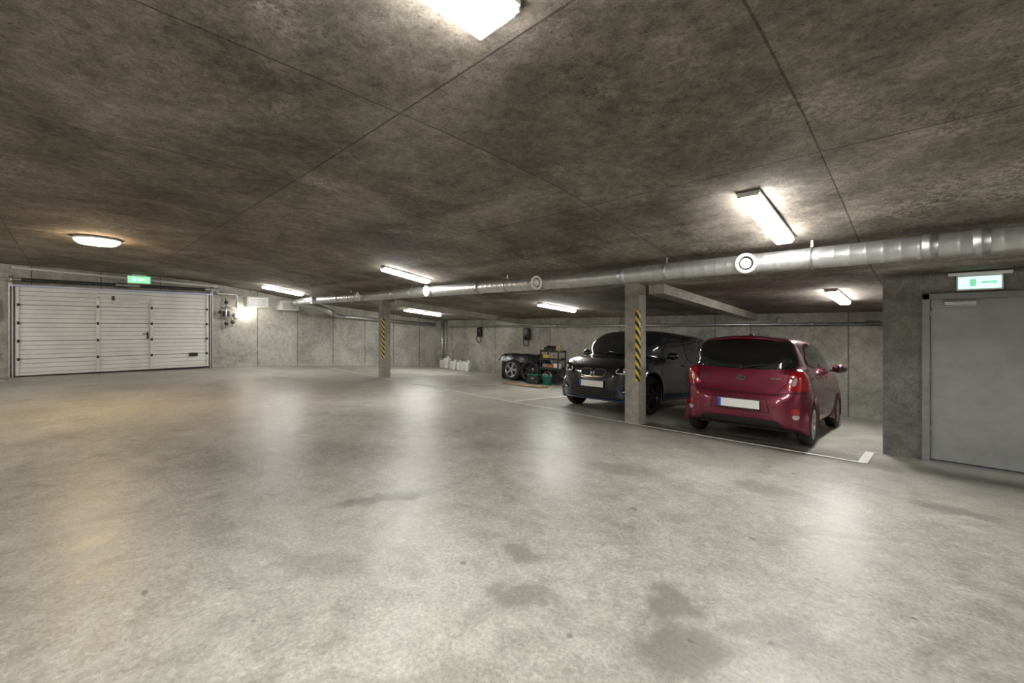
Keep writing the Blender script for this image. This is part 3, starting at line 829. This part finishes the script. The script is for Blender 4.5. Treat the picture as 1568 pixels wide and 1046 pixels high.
    for (a, b) in ((-.03, 0), (0, 0), (.03, 0)): patch(mb, bvh, line([(a-.008, .85), (a+.004, .874)], .006), 'rear', M_chrome, .013, rnd=0)
    for k in range(6): patch(mb, bvh, line([(-.52+k*.022, .865), (-.512+k*.022, .886)], .007), 'rear', M_chrome, .006, rnd=0)
    patch(mb, bvh, line([(.36, .87), (.48, .873)], .018), 'rear', M_chrome, .006, rnd=0)
    mb.tube([(0, -1.665, 1.0), (.12, -1.645, 1.03), (.30, -1.62, 1.055)], .008, M_black, 8); mb.sphere((0, -1.66, 1.0), .025, M_black)
    # side glass
    spatch(mb, bvh, [(-.335, 1.015), (-.335, 1.385), (.10, 1.385), (.30, 1.32), (.80, 1.02), (.55, 1.0)], 'R', M_glass, .005, rnd=1)
    spatch(mb, bvh, [(-.385, 1.015), (-.385, 1.385), (-.85, 1.37), (-1.08, 1.26), (-1.26, 1.10), (-1.0, 1.045)], 'R', M_glass, .005, rnd=1)
    spatch(mb, bvh, line([(-.36, 1.02), (-.36, 1.385)], .05), 'R', M_black, .004, rnd=0)
    spatch(mb, bvh, line([(-.36, 1.0), (-.345, .6), (-.36, .28)], .008), 'R', M_gap, .004, rnd=0)
    spatch(mb, bvh, line([(.80, .99), (.84, .6), (.78, .28)], .008), 'R', M_gap, .004, rnd=0)
    spatch(mb, bvh, line([(-1.27, 1.08), (-1.12, .9), (-.98, .68), (-.82, .5), (-.78, .28)], .008), 'R', M_gap, .004, rnd=0)
    spatch(mb, bvh, line([(-.78, .28), (.78, .28)], .008), 'R', M_gap, .004, rnd=0)
    spatch(mb, bvh, line([(-.80, .22), (.80, .22)], .05), 'R', M_black, .004, rnd=0)
    # front
    patch(mb, bvh, [(-.54, 1.40), (.54, 1.40), (.66, 1.10), (.68, .99), (-.68, .99), (-.66, 1.10)], 'front', M_glass2, .005, rnd=1)
    spatch(mb, bvh, [(.45, .72), (.72, .82), (.78, .74), (.70, .60), (.50, .62)], 'front', M_hl, .006, rnd=1)
    patch(mb, bvh, [(-.32, .66), (.32, .66), (.28, .60), (-.28, .60)], 'front', M_black, .006, rnd=1)
    patch(mb, bvh, [(-.5, .42), (.5, .42), (.42, .26), (-.42, .26)], 'front', M_black, .006, rnd=1)
    plate(mb, bvh, 0, .50, 'front')
    for sg in (-1, 1):
        # handles, mirrors
        for y in (-.22, -1.0):
            mb.box((sg*.795, y, .90), (.025, .16, .028), M_red, .01, seg=3, smooth=True)
        mb.sphere((sg*.86, .62, 1.02), .09, M_red, (1.15, .62, .78)); mb.box((sg*.78, .64, .985), (.12, .05, .04), M_black, .01)
        mb.sphere((sg*.865, .598, 1.02), .075, M_glass, (1.1, .55, .75))
    mb.tube([(0, -1.15, 1.47), (0, -1.23, 1.64)], .005, M_black, 6)
    mb.box((0, -1.14, 1.475), (.05, .08, .02), M_black, .006)
    for yw in K['axles']:
        for sg in (-1, 1):
            T = Matrix.Translation((sg*(.785-.085), yw, .285)) @ Matrix.Rotation(sg*math.pi/2, 4, 'Y')
            wheel(mb, .285, .17, T, M_rim, 8, False, .68)
    mb.box((0, 0, .22), (1.2, 2.9, .1), M_black)
    return mb
cx, cy = -1.99, 8.10
za, zb_ = zf(cx, cy-1.19), zf(cx, cy+1.19); pit = math.atan2(zb_-za, 2.385)
red_car().make('car', (cx, cy, (za+zb_)/2+.004), (pit, 0, .025))

# ---- black compact electric car
def black_car():
    K = dict(
        slo=[(-1.90, .2), (-1.98, .35), (-2.0, .62), (-1.93, .92), (-1.78, 1.06), (-.8, 1.02), (.2, .97), (.8, 1.0), (1.2, 1.03), (1.48, .99), (1.76, .90), (1.91, .80), (1.965, .66), (1.985, .45), (1.97, .28), (1.90, .19), (1.0, .18), (-1.0, .18)],
        flo=[(0, .18), (.70, .18), (.83, .23), (.875, .38), (.885, .6), (.88, .76), (.855, .90), (.80, 1.02), (.70, 1.10), (0, 1.14)],
        plo=[(-2.01, 0), (-1.99, .5), (-1.9, .74), (-1.6, .87), (-1.2, .885), (1.2, .885), (1.5, .86), (1.74, .78), (1.89, .62), (1.96, .40), (2.0, 0)],
        sgh=[(-1.95, .85), (-1.92, 1.10), (-1.82, 1.38), (-1.74, 1.54), (-1.5, 1.59), (-.9, 1.62), (-.1, 1.635), (.3, 1.61), (.58, 1.52), (.95, 1.28), (1.34, 1.02), (1.25, .85)],
        fgh=[(0, .85), (.84, .85), (.83, 1.0), (.79, 1.22), (.735, 1.43), (.65, 1.56), (.38, 1.62), (0, 1.64)],
        pgh=[(-1.98, 0), (-1.93, .5), (-1.76, .72), (-1.2, .83), (.4, .84), (.85, .79), (1.14, .63), (1.34, .36), (1.40, 0)],
        axles=(-1.285, 1.285), wr=.345, hw=.885)
    bm, bvh = car_body(K); mb = MB(); mb.addbm(bm, M_blk, True)
    # windscreen + wipers
    patch(mb, bvh, [(-.60, 1.53), (.60, 1.53), (.68, 1.45), (.785, 1.12), (.77, 1.075), (-.77, 1.075), (-.785, 1.12), (-.68, 1.45)], 'front', M_glass2, .005, rnd=1)
    # bonnet shut lines
    for sg in (-1, 1):
        patch(mb, bvh, line([(sg*.74, 1.03), (sg*.66, .93), (sg*.42, .84), (sg*.25, .83)], .010), 'front', M_gap, .004, rnd=0)
    # kidneys
    for sg in (-1, 1):
        kid = [(sg*.025, .66), (sg*.025, .765), (sg*.05, .79), (sg*.24, .785), (sg*.285, .76), (sg*.27, .685), (sg*.22, .64), (sg*.05, .635)]
        patch(mb, bvh, kid, 'front', M_chrome, .008, rnd=2, res=.025)
        cxk, czk = sg*.155, .712
        patch(mb, bvh, [(cxk+(a-cxk)*.87, czk+(b-czk)*.80) for a, b in kid], 'front', M_gap, .012, rnd=2, res=.025)
        # headlamps: dark housing with U shaped light
        hl = [(sg*.42, .70), (sg*.44, .80), (sg*.60, .86), (sg*.80, .90), (sg*.84, .84), (sg*.78, .74), (sg*.60, .69)]
        patch(mb, bvh, hl, 'front', M_glass, .007, rnd=2, res=.03)
        patch(mb, bvh, line([(sg*.78, .865), (sg*.81, .84), (sg*.76, .765), (sg*.62, .725), (sg*.49, .725), (sg*.475, .765), (sg*.52, .80)], .018), 'front', M_drl, .012, rnd=0, res=.02)
        el = [(sg*(.64+.05*math.cos(t)), .79+.035*math.sin(t)) for t in np.linspace(0, 2*math.pi, 16)[:-1]]
        patch(mb, bvh, el, 'front', M_hl, .012, res=.02, rnd=0)
        # lower fog intake
        patch(mb, bvh, [(sg*.56, .44), (sg*.78, .52), (sg*.80, .42), (sg*.60, .36)], 'front', M_gap, .006, rnd=1)
        patch(mb, bvh, line([(sg*.60, .40), (sg*.74, .43)], .02), 'front', M_drl, .010, rnd=0)
        patch(mb, bvh, line([(sg*.52, .50), (sg*.56, .33), (sg*.80, .33)], .016), 'front', M_acc, .008, rnd=0)
    el = [(.038*math.cos(t), .872+.011*math.sin(t)) for t in np.linspace(0, 2*math.pi, 18)[:-1]]
    patch(mb, bvh, el, 'front', M_chrome, .006, res=.02, rnd=0)
    patch(mb, bvh, [(a*.7, .872+(b-.872)*.7) for a, b in el], 'front', M_pblue, .009, res=.02, rnd=0)
    patch(mb, bvh, [(-.50, .44), (.50, .44), (.46, .29), (-.46, .29)], 'front', M_gap, .006, rnd=1)
    for z in (.33, .37, .41): patch(mb, bvh, line([(-.44, z), (.44, z)], .008), 'front', M_steel, .010, rnd=0)
    patch(mb, bvh, line([(-.84, .245), (-.5, .235), (.5, .235), (.84, .245)], .035), 'front', M_acc, .007, rnd=0)
    plate(mb, bvh, 0, .51, 'front')
    # sides
    spatch(mb, bvh, [(.88, 1.06), (.52, 1.36), (.26, 1.49), (-.22, 1.51), (-.22, 1.03), (.2, 1.02)], 'R', M_glass, .005, rnd=1)
    spatch(mb, bvh, [(-.27, 1.03), (-.27, 1.51), (-.75, 1.51), (-1.05, 1.47), (-1.05, .98), (-.7, .94)], 'R', M_glass, .005, rnd=1)
    spatch(mb, bvh, [(-1.09, 1.06), (-1.09, 1.46), (-1.50, 1.42), (-1.70, 1.24), (-1.50, 1.12)], 'R', M_glass, .005, rnd=1)
    spatch(mb, bvh, line([(-.245, 1.0), (-.22, .6), (-.25, .3)], .008), 'R', M_gap, .004, rnd=0)
    spatch(mb, bvh, line([(.86, 1.0), (.90, .6), (.80, .3)], .008), 'R', M_gap, .004, rnd=0)
    spatch(mb, bvh, line([(-.82, .30), (.82, .30)], .035), 'R', M_acc, .006, rnd=0)
    patch(mb, bvh, [(-.60, 1.46), (.60, 1.46), (.70, 1.14), (.66, .80), (-.66, .80), (-.70, 1.14)], 'rear', M_glass, .005, rnd=1)
    spatch(mb, bvh, [(.42, .98), (.60, .98), (.62, .86), (.42, .86)], 'rear', M_tail, .010, rnd=1)
    plate(mb, bvh, 0, .55, 'rear')
    for sg in (-1, 1):
        mb.box((sg*.875, -.10, .90), (.022, .18, .025), M_blk, .01, seg=3, smooth=True)
        mb.sphere((sg*.98, .72, 1.08), .10, M_blk, (1.1, .6, .7)); mb.box((sg*.88, .74, 1.03), (.14, .05, .035), M_black, .01)
        mb.sphere((sg*.985, .692, 1.08), .083, M_glass, (1.05, .55, .68))
    mb.tube([(.1, 1.30, 1.06), (.45, 1.12, 1.11), (.60, .98, 1.14)], .008, M_black, 6)
    mb.tube([(-.45, 1.18, 1.08), (-.1, 1.26, 1.10), (.1, 1.24, 1.12)], .008, M_black, 6)
    mb.box((0, -1.2, 1.625), (.04, .12, .05), M_blk, .015)
    for yw in K['axles']:
        for sg in (-1, 1):
            T = Matrix.Translation((sg*(.87-.08), yw, .345)) @ Matrix.Rotation(sg*math.pi/2, 4, 'Y')
            wheel(mb, .345, .16, T, M_rimd, 5, True, .74)
    mb.box((0, 0, .22), (1.3, 3.1, .1), M_black)
    return mb
cx, cy = -4.60, 7.45+1.285
za, zb_ = zf(cx, cy-1.285), zf(cx, cy+1.285); pit = math.atan2(zb_-za, 2.57)
black_car().make('car', (cx, cy, (za+zb_)/2+.004), (-pit, 0, math.pi))

# ------------------------------------------------------------ world + camera
w = bpy.data.worlds.new('World'); scene.world = w; w.use_nodes = True
w.node_tree.nodes['Background'].inputs[0].default_value = (.5, .52, .55, 1); w.node_tree.nodes['Background'].inputs[1].default_value = .05
cam = bpy.data.cameras.new('camera'); co = bpy.data.objects.new('camera', cam); COL.objects.link(co)
cam.sensor_width = 36; cam.lens = 680/1600*36; cam.shift_y = -20.5/1600; cam.clip_start = .05
co.location = (0, 0, 1.55); co.rotation_euler = (math.pi/2, 0, math.radians(44.4))
scene.camera = co
